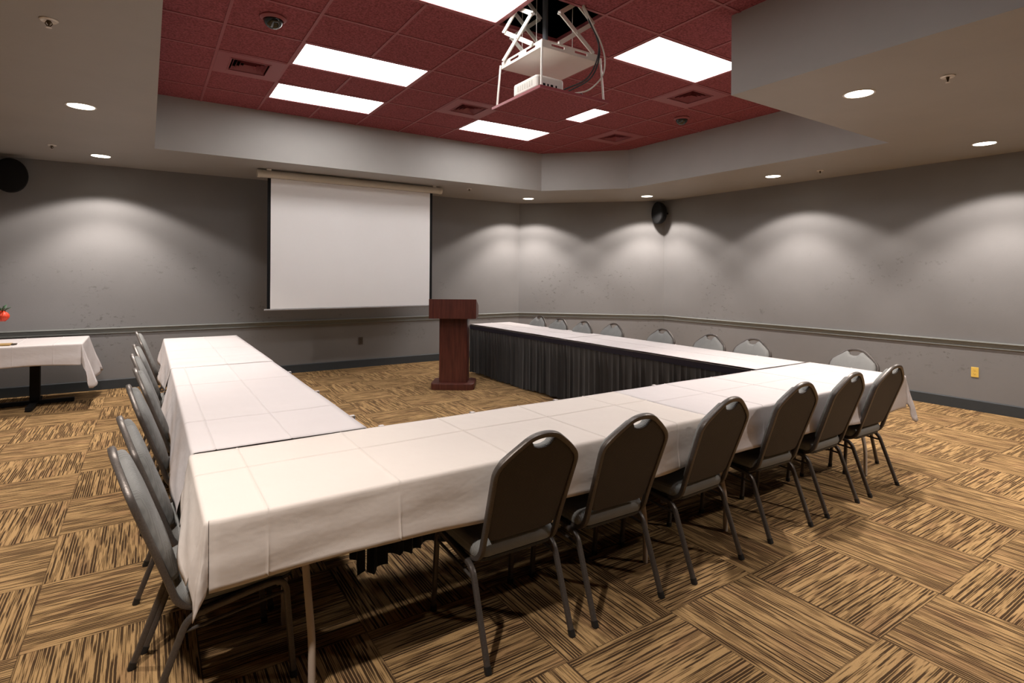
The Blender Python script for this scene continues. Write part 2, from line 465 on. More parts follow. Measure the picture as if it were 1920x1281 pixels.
for x, y, lab in [(-.475, 1.10, 'added unseen downlight in the left soffit over the nearest left chair'),  # unseen lamp, added to lift the dark left foreground floor
                  (-.475, 5.92, 'glowing round downlight in the soffit at the far left, nearer one of two'),
                  (-.476, 8.31, 'glowing round downlight in the soffit at the left, close to the back wall'),
                  (5.82, 8.33, 'small glowing round downlight near the far corner, right of the screen'),
                  (7.33, 6.85, 'small glowing round downlight beside the black speaker in the far corner'),
                  (7.28, 4.47, 'glowing round downlight over the right wall, left of the right-edge one'),
                  (4.53, 2.09, 'large glowing round downlight under the jutting soffit'),
                  (7.27, 2.13, 'glowing round downlight over the right wall near the right picture edge'),
                  (4.53, -.30, 'added unseen downlight in the soffit right of the camera, out of the picture'),  # added out of view to light the front floor
                  (7.27, -.25, 'added unseen downlight over the right wall behind the picture edge'),  # unseen fill lamp added at a guessed position, dimmer than the others
                  (-.475, 3.53, 'added unseen downlight in the left soffit above the picture edge')]:  # added unseen lamp, placed by the spacing of the visible ones, dimmed
    downlight(x, y, lab, DLP if (y > 0 or x < 5) and not (x < 0 and 3 < y < 5) else DLP*.55)

def sprinkler(x, y, lab, s=1.0):
    t = tag(empty('ceiling_sprinkler', (x, y, HS)), lab, 'sprinkler', 'sprinkler heads in the grey soffit')
    bm = bmesh.new(); lathe(bm, [(.024, -.001), (.040, .012), (.044, -.004), (.036, -.010), (.026, -.006)], 24)
    mesh_obj('escutcheon', bm, M_chrome, t, True)
    bm = bmesh.new(); lathe(bm, [(.025, -.001), (.025, -.004), (.011, -.006), (.009, -.020), (.004, -.026), (.004, -.036), (.006, -.040)], 16)
    for s_ in (-1, 1): tube(bm, [(s_*.010, 0, -.010), (s_*.016, 0, -.022), (s_*.005, 0, -.038)], .0026, 6)
    mesh_obj('sprinkler_body', bm, M_brass, t, True)
    bm = bmesh.new(); lathe(bm, [(.004, -.040), (.014, -.042), (.014, -.0445), (.002, -.046)], 16)
    mesh_obj('deflector', bm, M_chrome, t, True)
sprinkler(-.465, 4.00, 'sprinkler head with white ring in the top left corner of the soffit')
sprinkler(-.889, 7.92, 'small sprinkler head in the left soffit between two downlights')
sprinkler(4.642, 1.566, 'sprinkler head with white ring in the soffit at the upper right')
sprinkler(7.39, 3.88, 'tiny sprinkler head above the right wall between two downlights')
sprinkler(4.376, 7.94, 'tiny sprinkler head in the soffit right of the screen housing')

# ------------------------------------------------------------------ projector lift
PX0, PX1, PY0, PY1 = GX+3*G, GX+4*G, GY-3*G, GY-2*G
pcx, pcy = (PX0+PX1)/2, (PY0+PY1)/2
lift = tag(empty('projector_lift', (pcx, pcy, 2.876)), 'white scissor lift lowered from a square hole in the red ceiling', 'projector lift')
def rel(x, y, z): return (x-pcx, y-pcy, z-2.876)
bm = bmesh.new(); box(bm, (-.318, -.318, 0), (.318, .318, .012)); mesh_obj('ceiling_panel', bm, M_tile, lift)
bm = bmesh.new()
for a, b in [((-.33, -.33), (.33, -.318)), ((-.33, .318), (.33, .33)), ((-.33, -.318), (-.318, .318)), ((.318, -.318), (.33, .318))]:
    box(bm, (a[0], a[1], -.004), (b[0], b[1], .016))
mesh_obj('panel_edge', bm, M_redmetal, lift)
# tray
bm = bmesh.new(); h = .272; z0, z1 = .318, .372
box(bm, (-h, -h, z0), (h, h, z0+.004))
for s in (-1, 1):
    box(bm, (s*h-.003, -h, z0), (s*h+.003, h, z0+.020)); box(bm, (-h, s*h-.003, z0), (h, s*h+.003, z0+.020))
    for u0, u1 in ((-h, -.19), (-.07, .03), (.15, h)):
        box(bm, (s*h-.003, u0, z0+.020), (s*h+.003, u1, z0+.040)); box(bm, (u0, s*h-.003, z0+.020), (u1, s*h+.003, z0+.040))
    box(bm, (s*h-.003, -h, z0+.040), (s*h+.003, h, z1)); box(bm, (-h, s*h-.003, z0+.040), (h, s*h+.003, z1))
mesh_obj('tray', bm, M_white, lift)
for sx in (-1, 1):
    for sy in (-1, 1):
        bm = bmesh.new(); a = (sx*(h+.008), sy*(h+.008), z0+.03); b = (sx*.300, sy*.300, .01)
        tube(bm, [a, b], .0085, 8); mesh_obj('support_rod', bm, M_white, lift)
def arm(P, Q, w=.016, th=.005):
    P, Q = Vector(P), Vector(Q); bm = bmesh.new()
    d = (Q-P).normalized(); flat = Vector((1, 0, 0)) if abs(P.x-Q.x) < 1e-4 else Vector((0, 1, 0))
    s = d.cross(flat).normalized()*w; f = flat*th
    c = [bm.verts.new(x) for x in (P-s-f, P+s-f, P+s+f, P-s+f, Q-s-f, Q+s-f, Q+s+f, Q-s+f)]
    for q in [(3,2,1,0),(4,5,6,7),(0,1,5,4),(1,2,6,5),(2,3,7,6),(3,0,4,7)]: bm.faces.new([c[k] for k in q])
    o = mesh_obj('scissor_arm', bm, M_white, lift)
    bm = bmesh.new()
    for R in (P, Q, (P+Q)/2): tube(bm, [R-flat*.012, R+flat*.012], .009, 8)
    mesh_obj('pivot', bm, M_chrome, o)
Z = [.372, .596, .826, 1.056]
for k in range(3):
    ya, yb = 3.352-pcy, 3.732-pcy; x = -h-.004
    arm((x, ya, Z[k]), (x, yb, Z[k+1])); arm((x-.011, yb, Z[k]), (x-.011, ya, Z[k+1]))
    xa, xb = 2.526-pcx, 2.845-pcx; y = -h-.004
    arm((xa, y, Z[k]), (xb, y, Z[k+1])); arm((xb, y-.011, Z[k]), (xa, y-.011, Z[k+1]))
    arm((-xa*.9, h+.004, Z[k]), (-xb*.9, h+.004, Z[k+1])); arm((-xb*.9, h+.015, Z[k]), (-xa*.9, h+.015, Z[k+1]))
bm = bmesh.new(); box(bm, (-.24, -.24, 1.056), (.24, .24, 1.16)); mesh_obj('motor_housing', bm, M_plenum, lift)
bm = bmesh.new(); tube(bm, [(.03, .10, .372), (.03, .10, 1.06)], .022, 12); mesh_obj('lift_column', bm, plain('grey_steel', (.16, .17, .19), .4, .5), lift)
for x, y in ((-.2, -.1), (.05, -.22), (-.18, .12)):
    bm = bmesh.new(); tube(bm, [(x, y, .37), (x, y, 1.06)], .002, 6); mesh_obj('lift_wire', bm, M_cablew, lift)
def cable(pts, r, mat):
    bm = bmesh.new(); P = [Vector(p) for p in pts]; out = []
    for i in range(len(P)-1):
        p0, p1, p2, p3 = P[max(i-1, 0)], P[i], P[i+1], P[min(i+2, len(P)-1)]
        for k in range(8):
            t = k/8; out.append(.5*((2*p1)+(p2-p0)*t+(2*p0-5*p1+4*p2-p3)*t*t+(3*p1-p0-3*p2+p3)*t**3))
    out.append(P[-1]); tube(bm, out, r, 8); mesh_obj('cable', bm, mat, lift, True)
cable([(-.06, -.30, .90), (.06, -.315, .74), (.12, -.32, .60), (.20, -.33, .47), (.22, -.335, .33), (.15, -.32, .16), (.03, -.22, .07), (0, -.14, .055)], .006, M_cablek)
cable([(-.05, -.31, .89), (.05, -.325, .72), (.14, -.33, .58), (.21, -.335, .45), (.20, -.33, .30), (.12, -.30, .15), (.0, -.2, .08), (-.01, -.13, .06)], .006, M_cablek)
cable([(-.07, -.31, .90), (.07, -.33, .68), (.15, -.335, .56), (.235, -.345, .42), (.265, -.35, .30), (.24, -.345, .18), (.14, -.31, .07), (.05, -.24, .045), (0.02, -.16, .05)], .006, M_cablew)
cable([(-.05, -.30, .92), (.0, -.31, .80), (.11, -.318, .62), (.17, -.32, .54)], .009, M_cablew)
cable([(.02, -.26, .03), (.12, -.24, .06), (.18, -.20, .03), (.12, -.16, .025), (.2, -.14, .05), (.24, -.2, .022)], .005, M_cablek)
proj = tag(empty('projector', (2.46, 3.40, 2.889)), 'small white projector resting on the lowered red ceiling panel', 'projector')
bm = bmesh.new(); lo = rrect(.25, .31, .02)
loft(bm, [[(x*a, y*a, z) for x, y in lo] for a, z in ((.97, .012), (1, .02), (1, .088), (.98, .098), (.95, .101))]); mesh_obj('housing', bm, M_white, proj)
bm = bmesh.new(); lathe(bm, [(.034, 0), (.034, -.02), (.028, -.022), (.026, -.010), (.005, -.008)], 20, (.05, .175, .055), 'y'); mesh_obj('lens', bm, M_blackmetal, proj, True)
for s in (-1, 1):
    for u in (-1, 1):
        bm = bmesh.new(); tube(bm, [(s*.09, u*.12, .0), (s*.09, u*.12, .014)], .011, 10); mesh_obj('foot', bm, M_rubber, proj)
bm = bmesh.new()
for k in range(7): box(bm, (-.1265, -.10+k*.03, .035), (-.124, -.085+k*.03, .075))
mesh_obj('side_grille', bm, M_cablew, proj)
bm = bmesh.new()
for u, w_ in ((-.06, .02), (-.025, .014), (.01, .022), (.05, .012)): box(bm, (u-w_/2, -.158, .03), (u+w_/2, -.154, .046))
mesh_obj('connector_panel', bm, M_blackmetal, proj)

# ------------------------------------------------------------------ projection screen
YS = 8.05
scr = tag(empty('projection_screen', (2.55, YS, 2.94)), 'pulled-down white projection screen with black side borders', 'projection screen')
sx0, sx1 = 1.235-2.55, 3.905-2.55
bm = bmesh.new()
pf = [(.052*math.cos(a)*1.0, .052*math.sin(a)) for a in [k*2*PI/16 for k in range(16)]]
loft(bm, [[(x, u*1.05, v-.062) for u, v in pf] for x in (sx0, sx1)]); mesh_obj('housing', bm, M_housing, scr, True)
for x in (sx0, sx1):
    bm = bmesh.new(); loft(bm, [[(x+d, u*1.12, v*1.07-.062) for u, v in pf] for d in (-.018, .018)]); mesh_obj('end_cap', bm, M_housing, scr, True)
for x in (sx0+.12, sx1-.12):
    bm = bmesh.new(); box(bm, (x-.03, -.05, -.02), (x+.03, .05, .0015)); mesh_obj('ceiling_bracket', bm, M_white, scr)
L, R_, T_, B_ = 1.387-2.55, 3.728-2.55, 2.825-2.94, 1.060-2.94
def scr_y(x, z):
    t = (z-B_)/(T_-B_); c = (x-(L+R_)/2)/((R_-L)/2)
    return .0+.012*math.sin(PI*t)*(math.cos(3.2*c*PI)*.35)+.018*(1-t)*math.exp(-((c+.45-.5*(1-t))/.16)**2)*-1*t*2+.018*(1-t)*t*-2*math.exp(-((c-.5+.35*(1-t))/.16)**2)
bm = bmesh.new(); nx, nz = 48, 40; gv = [[bm.verts.new((L+(R_-L)*i/nx, scr_y(L+(R_-L)*i/nx, B_+(T_-B_)*j/nz), B_+(T_-B_)*j/nz)) for i in range(nx+1)] for j in range(nz+1)]
for j in range(nz):
    for i in range(nx): bm.faces.new([gv[j][i], gv[j][i+1], gv[j+1][i+1], gv[j+1][i]])
mesh_obj('screen_fabric', bm, M_screen, scr, True)
for a, b in ((L-.042, L), (R_, R_+.042)):
    bm = bmesh.new(); box(bm, (a, -.001, B_), (b, .001, T_)); mesh_obj('side_border', bm, M_black, scr)
bm = bmesh.new(); box(bm, (L-.042, -.002, T_), (R_+.042, .002, T_+.025)); mesh_obj('top_border', bm, M_black, scr)
bm = bmesh.new(); tube(bm, [(L-.075, 0, B_-.013), (R_+.06, 0, B_-.013)], .012, 12); mesh_obj('bottom_bar', bm, plain('grey_bar', (.30, .29, .29), .4), scr)

# ------------------------------------------------------------------ speakers, outlets
def speaker(loc, face, lab, rx=.150, rz_=.208, depth=.16):
    a = math.atan2(face[1], face[0])-(-PI/2)          # local -y faces the listener
    t = tag(empty('wall_speaker', loc, a), lab, 'speaker', 'black wall speakers')
    def ell(s, y): return [(rx*s*math.cos(k*2*PI/32), y, rz_*s*math.sin(k*2*PI/32)) for k in range(32)]
    bm = bmesh.new(); loft(bm, [ell(.60, depth*.5), ell(.82, depth*.36), ell(.95, depth*.1), ell(1, -depth*.2), ell(1, -depth*.38), ell(.97, -depth*.44)]); mesh_obj('cabinet', bm, M_blackmetal, t, True)
    bm = bmesh.new(); loft(bm, [ell(.96, -depth*.43), ell(.92, -depth*.50), ell(.7, -depth*.56), ell(.3, -depth*.585)]); mesh_obj('grille', bm, M_black, t, True)
    bm = bmesh.new(); tube(bm, [(0, depth*.4, 0), (0, depth*.5+.12, 0)], .02, 10); box(bm, (-.05, depth*.5+.11, -.07), (.05, depth*.5+.125, .07)); mesh_obj('bracket', bm, M_blackmetal, t)
speaker((-1.375, 8.84, 2.685), (.15, -1), 'black round speaker high on the back wall at the left edge', .165, .205)
speaker((7.86, 7.03, 2.695), (-1, .12), 'black oval speaker high in the far right corner')

def outlet(loc, rz, lab, mp, ms):
    t = tag(empty('wall_outlet', loc, rz), lab, 'outlet')
    bm = bmesh.new(); box(bm, (-.036, -.007, -.058), (.036, 0, .058), bevel=.003); mesh_obj('cover_plate', bm, mp, t)
    for s in (-1, 1):
        bm = bmesh.new(); loft(bm, [[(x, y, z+s*.021) for x, z in rrect(.030, .026, .009)] for y in (-.0068, -.0085)])
        o = mesh_obj('socket', bm, mp, t)
        bm = bmesh.new()
        for u in (-.007, .007): box(bm, (u-.0018, -.0092, s*.021-.002), (u+.0018, -.0084, s*.021+.008))
        box(bm, (-.003, -.0092, s*.021-.010), (.003, -.0084, s*.021-.005)); mesh_obj('slot', bm, ms, o)
outlet((XR, 2.428, .447), PI/2*-1, 'yellow electrical outlet low on the right wall', M_yellow, M_slot)
outlet((2.951, YB, .438), 0, 'dark brown electrical outlet on the back wall below the screen', M_brown, M_black)

# ------------------------------------------------------------------ tables
def folding_table(x0, x1, y0, y1, along, lab):
    cx, cy = (x0+x1)/2, (y0+y1)/2
    t = tag(empty('folding_table', (cx, cy, 0)), lab, 'table', 'folding tables set in a U')
    w, d = (x1-x0)/2, (y1-y0)/2
    bm = bmesh.new(); box(bm, (-w, -d, .735), (w, d, .757), bevel=.004); mesh_obj('tabletop', bm, M_ttop, t)
    Lh, S = (w, d) if along == 'x' else (d, w)
    def P(a, s, z): return (a, s, z) if along == 'x' else (s, a, z)
    for e in (-1, 1):
        for s in (-1, 1):
            bm = bmesh.new(); a = e*(Lh-.34)
            tube(bm, arc_path([P(a+e*.02, s*.13, .733), P(a+e*.02, s*.14, .66), P(a, s*.245, .20), P(a, s*.245, .0)], .05, 4), .0135, 10)
            mesh_obj('leg', bm, M_tleg, t, True)
        bm = bmesh.new(); tube(bm, [P(e*(Lh-.322), -.14, .64), P(e*(Lh-.322), .14, .64)], .010, 8); mesh_obj('crossbar', bm, M_tleg, t, True)

def cloth(name, x0, x1, y0, y1, drops, mat, lab, creases_x=(), creases_y=(), zt=TZ, seed=1, ripple=None, group=None, hang_waves=1.0, corner_flare=.028, r=.014, flare={}, corner_drop=.035):
    """linen draped over a rectangle; drops: {'y-':len,...}; top at zt"""
    rnd = random.Random(seed); bm = bmesh.new()
    ph = [rnd.uniform(0, 6.28) for _ in range(12)]
    ix0 = x0+(r if 'x-' in drops else 0); ix1 = x1-(r if 'x+' in drops else 0)
    iy0 = y0+(r if 'y-' in drops else 0); iy1 = y1-(r if 'y+' in drops else 0)
    def lines(a, b, cre, step):
        n = max(2, int((b-a)/step)); s = [a+(b-a)*i/n for i in range(n+1)]
        for c in cre:
            if a+.03 < c < b-.03:
                s = [v for v in s if abs(v-c) > .016]+[c-.012, c-.004, c, c+.004, c+.012]
        return sorted(s)
    def ridge(v, cre): return sum(h for c, h in [(c, .0036) for c in cre] if abs(v-c) < .002)
    xs, ys = lines(ix0, ix1, creases_x, .035), lines(iy0, iy1, creases_y, .035)
    def edge_fade(x, y): return min(1, min(x-ix0, ix1-x)/.05, min(y-iy0, iy1-y)/.05)
    def ztop(x, y):
        z = zt+.0012*math.sin(7*x+ph[0])*math.sin(6*y+ph[1])+ridge(x, creases_x)+ridge(y, creases_y)
        if ripple: z += max(0, edge_fade(x, y))*ripple(x, y)
        return z
    top = {}
    for i, x in enumerate(xs):
        for j, y in enumerate(ys): top[i, j] = bm.verts.new((x, y, ztop(x, y)))
    for i in range(len(xs)-1):
        for j in range(len(ys)-1): bm.faces.new([top[i, j], top[i+1, j], top[i+1, j+1], top[i, j+1]])
    # ordered perimeter: y- (left to right), x+ , y+ , x-
    nxt = {'y-': 'x+', 'x+': 'y+', 'y+': 'x-', 'x-': 'y-'}
    nrm = {'y-': Vector((0, -1, 0)), 'x+': Vector((1, 0, 0)), 'y+': Vector((0, 1, 0)), 'x-': Vector((-1, 0, 0))}
    def side_cols(s):
        if s == 'y-': return [(top[i, 0], xs[i], i) for i in range(len(xs))]
        if s == 'x+': return [(top[len(xs)-1, j], ys[j], j) for j in range(len(ys))]
        if s == 'y+': return [(top[i, len(ys)-1], xs[i], i) for i in reversed(range(len(xs)))]
        return [(top[0, j], ys[j], j) for j in reversed(range(len(ys)))]
    order = [s for s in ('y-', 'x+', 'y+', 'x-') if s in drops]
    NR = 12
    def column(vt, n, drop, flare, wav, key):
        col = [vt]
        b = vt.co.copy()
        for k in range(1, 4):
            a = PI/2*k/3; q = b+n*(r*math.sin(a)); q.z = b.z-r*(1-math.cos(a)); col.append(bm.verts.new(q))
        for k in range(1, NR+1):
            t = k/NR; o = r+flare*t**1.1+wav*t+.0065*t*math.sin((b.x+b.y)*8.5+5.5*t+ph[8])*math.sin((b.x-b.y)*3.7-4.5*t+ph[9])
            q = b+n*o; q.z = b.z-r-(drop-r)*t; col.append(bm.verts.new(q))
        return col
    strips = []
    for s in order:
        cols = side_cols(s); dr = drops[s]
        cre = creases_x if s in ('y-', 'y+') else creases_y
        for idx, (vt, u, _) in enumerate(cols):
            w = hang_waves*(.004*math.sin(u*5.3+ph[2])+.0025*math.sin(u*13.7+ph[3])+.003)
            w += .004 if any(abs(u-c) < .002 for c in cre) else 0
            d = dr+.012*math.sin(u*2.1+ph[4])+.006*math.sin(u*6.3+ph[5])
            endf = 1
            fl = flare.get(s, .006)
            strips.append((s, column(vt, nrm[s], d, fl*(1+.35*math.sin(u*4.1+ph[7])), max(w, .0), idx)))
        if nxt[s] in drops:
            d1, d2 = drops[s], drops[nxt[s]]; n1, n2 = nrm[s], nrm[nxt[s]]; vt = cols[-1][0]; M = 14
            for k in range(1, M):
                a = PI/2*k/M; n = (n1*math.cos(a)+n2*math.sin(a)).normalized()
                d = d1*math.cos(a)**2+d2*math.sin(a)**2+corner_drop*math.exp(-((a-PI/4)/.26)**2)-.03*math.exp(-((a-.16)/.12)**2)-.03*math.exp(-((a-PI/2+.16)/.12)**2)
                f1, f2 = flare.get(s, .006), flare.get(nxt[s], .006); fl = f1*math.cos(a)**2+f2*math.sin(a)**2-.006+corner_flare*math.sin(2*a)**2*(1+.5*math.sin(8*a+ph[6]))
                strips.append(('c', column(vt, n, d, .006+fl, 0, k)))
    closed = len(order) == 4
    for q in range(len(strips)-(0 if closed else 1)):
        A, B = strips[q][1], strips[(q+1) % len(strips)][1]
        if strips[q][0] != strips[(q+1) % len(strips)][0] and 'c' not in (strips[q][0], strips[(q+1) % len(strips)][0]):
            if nxt[strips[q][0]] != strips[(q+1) % len(strips)][0]: continue
        for k in range(len(A)-1):
            vs = [A[k], A[k+1], B[k+1], B[k]]
            u = []
            for w_ in vs:
                if w_ not in u: u.append(w_)
            if len(u) >= 3:
                try: bm.faces.new(u)
                except ValueError: pass
    bmesh.ops.recalc_face_normals(bm, faces=bm.faces[:])
    o = mesh_obj(name, bm, mat, None, False)
    for p in o.data.polygons: p.use_smooth = True
    try: o.data.set_sharp_from_angle(angle=math.radians(55))
    except Exception: pass
    sm = o.modifiers.new('thickness', 'SOLIDIFY'); sm.thickness = .0016; sm.offset = 1
    tag(o, lab, 'tablecloth', group); return o

NY0, NY1 = 1.955, 2.715     # near row
LX0, LX1 = .165, .925       # left row
RX0, RX1 = 4.222, 4.972     # right row
folding_table(.170, 2.585, NY0+.01, NY1-.004, 'x', 'folding table under the ivory cloth in the near row, left half')
folding_table(2.595, 5.020, NY0+.01, NY1-.004, 'x', 'folding table under the white cloth in the near row, right half')
folding_table(LX0+.01, LX1-.004, 2.745, 5.21, 'y', 'folding table in the left row joining the near row')
folding_table(LX0+.01, LX1-.004, 5.225, 7.655, 'y', 'folding table in the left row at the end by the screen')
folding_table(RX0+.004, RX1-.01, 2.745, 5.21, 'y', 'folding table in the right row joining the near row')
folding_table(RX0+.004, RX1-.01, 5.225, 7.59, 'y', 'folding table in the right row at the end behind the lectern')
G_T = 'cloths on the U of tables'
cloth('tablecloth', .15, 2.60, NY0, NY1, {'y-': .225, 'x-': .175}, M_cream, 'ivory tablecloth on the near row, its corner hanging over the nearest left chair', (.335, .79, 1.31, 1.83, 2.33), (2.42,), seed=3, group=G_T, corner_drop=.085, flare={'x-': .035, 'y-': .006})
cloth('tablecloth', 2.592, 5.035, NY0, NY1+.004, {'y-': .25, 'x+': .25}, M_cloth, 'white tablecloth on the near row, right half, hanging past the last near chair', (3.1, 3.62, 4.14, 4.7), (2.36,), seed=5, group=G_T, corner_flare=.06, corner_drop=.12, flare={'x+': .03})
def rip_far(x, y):
    return .004*math.sin(y*46+2*math.sin(x*3))*max(0, min(1, (y-5.25)/.2))+.018*math.exp(-((y-5.46-.06*x)/.032)**2)
def rip_mid(x, y): return .0016*math.sin(17*x+9*y)*math.sin(11*x-23*y)*max(0, min(1, (4.3-y)/.8))+.0012*math.sin(y*19)
cloth('tablecloth', LX0-.004, LX1+.003, 2.735, 5.26, {'x-': .25}, M_cloth, 'white tablecloth with a long centre crease on the left row, nearer half', (.57, .255), (3.3, 4.4), seed=8, ripple=rip_mid, group=G_T, flare={'x-': .05})
cloth('tablecloth', LX0-.006, LX1+.005, 5.235, 7.665, {'x-': .25, 'y+': .24}, M_cloth, 'white rippled tablecloth on the left row, far half toward the screen', (.57,), (5.75, 6.4), zt=TZ+.002, seed=9, ripple=rip_far, group=G_T, flare={'x-': .05})
cloth('tablecloth', RX0-.003, RX1+.008, 2.730, 5.34, {'x+': .25}, M_cloth, 'white tablecloth on the right row, half joining the near row', (4.6,), (3.2, 4.2), zt=TZ+.004, seed=11, group=G_T)
cloth('tablecloth', RX0-.003, RX1-.015, 5.325, 7.60, {'x+': .25, 'y+': .05}, M_cloth, 'white tablecloth on the right row, far half behind the lectern', (4.6,), (5.9, 6.7), zt=TZ+.007, seed=12, group=G_T)

def skirt(path, lab, zb=.03, seed=1, clips=(), hem=.02, ztop=.745):
    """black pleated skirt along a polyline (room side on the right of travel); > band, pleats, clips"""
    rnd = random.Random(seed)
    t = tag(empty('table_skirt', (path[0][0], path[0][1], 0)), lab, 'table skirt', 'black pleated skirts on the inner table edges')
    o = Vector((path[0][0], path[0][1], 0))
    segs = []; 
    pts = [Vector((*p, 0)) for p in path]
    cols = []; u = 0
    for p, q in zip(pts, pts[1:]):
        d = (q-p); Lg = d.length; d.normalize(); n = Vector((d.y, -d.x, 0)); m = max(8, int(Lg/.0065))
        s = 0.0
        while s < Lg:
            pw = rnd.uniform(.050, .105); amp = rnd.uniform(.016, .040); lean = rnd.uniform(-.010, .010); tuck = rnd.uniform(.55, .85)
            hz = 0
            for k in range(12):
                f = k/12
                if s+f*pw > Lg: break
                prof = (f/tuck) if f < tuck else (1-f)/(1-tuck)
                prof = math.sin(prof*PI/2)**.7 if f < tuck else prof
                cols.append((p+d*(s+f*pw), d, n, amp*prof, lean, hem*(.5*math.sin((u+s)*3.1)+.3*math.sin((u+s)*8.7+1)+.2*math.sin((u+s+f*pw)*31)), k))
            s += pw
        u += Lg
        cols.append((q, d, n, 0, 0, 0, 0))
    bm = bmesh.new(); rows = [0, .04, .12, .3, .55, .8, 1.0]; V = []
    for c, d, n, amp, lean, hz, k in cols:
        col = []
        for f in rows:
            z = (ztop-.045)*(1-f)+(zb+hz)*f
            a = .004+amp*(0.30+.70*min(1, f*3.0))*(1.0+.3*f)
            q = c+n*a+d*(lean*f); col.append(bm.verts.new((q.x-o.x, q.y-o.y, z)))
        V.append(col)
    for A, B in zip(V, V[1:]):
        for k in range(len(rows)-1): bm.faces.new([A[k], A[k+1], B[k+1], B[k]])
    mesh_obj('pleats', bm, M_skirt, t)
    bm = bmesh.new(); V = []
    for c, d, n, amp, lean, hz, k in cols:
        if k not in (0, 6): continue
        V.append([bm.verts.new((c.x+n.x*a-o.x, c.y+n.y*a-o.y, z)) for a, z in ((.002, ztop+.010), (.0075, ztop+.008), (.009, ztop-.02), (.011, ztop-.048), (.002, ztop-.048))])
    for A, B in zip(V, V[1:]):
        for k in range(4): bm.faces.new([A[k], A[k+1], B[k+1], B[k]])
    mesh_obj('band', bm, M_band, t)
    for x, y, nx, ny in clips:
        bm = bmesh.new(); tx, ty = -ny, nx
        def Q(a, b, z): return (x+nx*a+tx*b-o.x, y+ny*a+ty*b-o.y, z)
        c = [Q(-.012, -.012, TZ+.001), Q(.012, -.012, TZ+.001), Q(.016, -.012, TZ-.03), Q(-.012, .012, TZ+.001), Q(.012, .012, TZ+.001), Q(.016, .012, TZ-.03)]
        e = [Q(-.012, -.012, TZ+.004), Q(.015, -.012, TZ+.004), Q(.019, -.012, TZ-.03), Q(-.012, .012, TZ+.004), Q(.015, .012, TZ+.004), Q(.019, .012, TZ-.03)]
        c = [bm.verts.new(p) for p in c]; e = [bm.verts.new(p) for p in e]
        for a, b in ((0, 1), (1, 2)):
            bm.faces.new([e[a], e[b], e[b+3], e[a+3]]); bm.faces.new([c[b], c[a], c[a+3], c[b+3]])
            bm.faces.new([c[a], c[b], e[b], e[a]]); bm.faces.new([c[b+3], c[a+3], e[a+3], e[b+3]])
        bm.faces.new([c[0], e[0], e[3], c[3]]); bm.faces.new([c[2], c[5], e[5], e[2]])
        mesh_obj('clip', bm, M_cloth, t)
skirt([(4.17, NY1+.008), (LX1+.02, NY1+.008)], 'black pleated skirt behind the near row, hem showing under the cloth', .055, 2, [(1.0, NY1+.006, 0, 1), (1.53, NY1+.006, 0, 1), (2.12, NY1+.006, 0, 1), (3.0, NY1+.006, 0, 1)], hem=.07)
skirt([(LX0+.25, 7.688), (LX1+.012, 7.688), (LX1+.012, 2.76)][::-1][::-1], 'black pleated skirt down the inner edge of the left row', .03, 4, [(LX1+.008, 3.0, 1, 0), (LX1+.008, 3.75, 1, 0), (LX1+.008, 4.6, 1, 0)])
skirt([(RX0-.010, 2.76), (RX0-.010, 7.612), (RX1-.3, 7.612)], 'long black pleated skirt on the inner edge of the right row, behind the lectern', .022, 6)

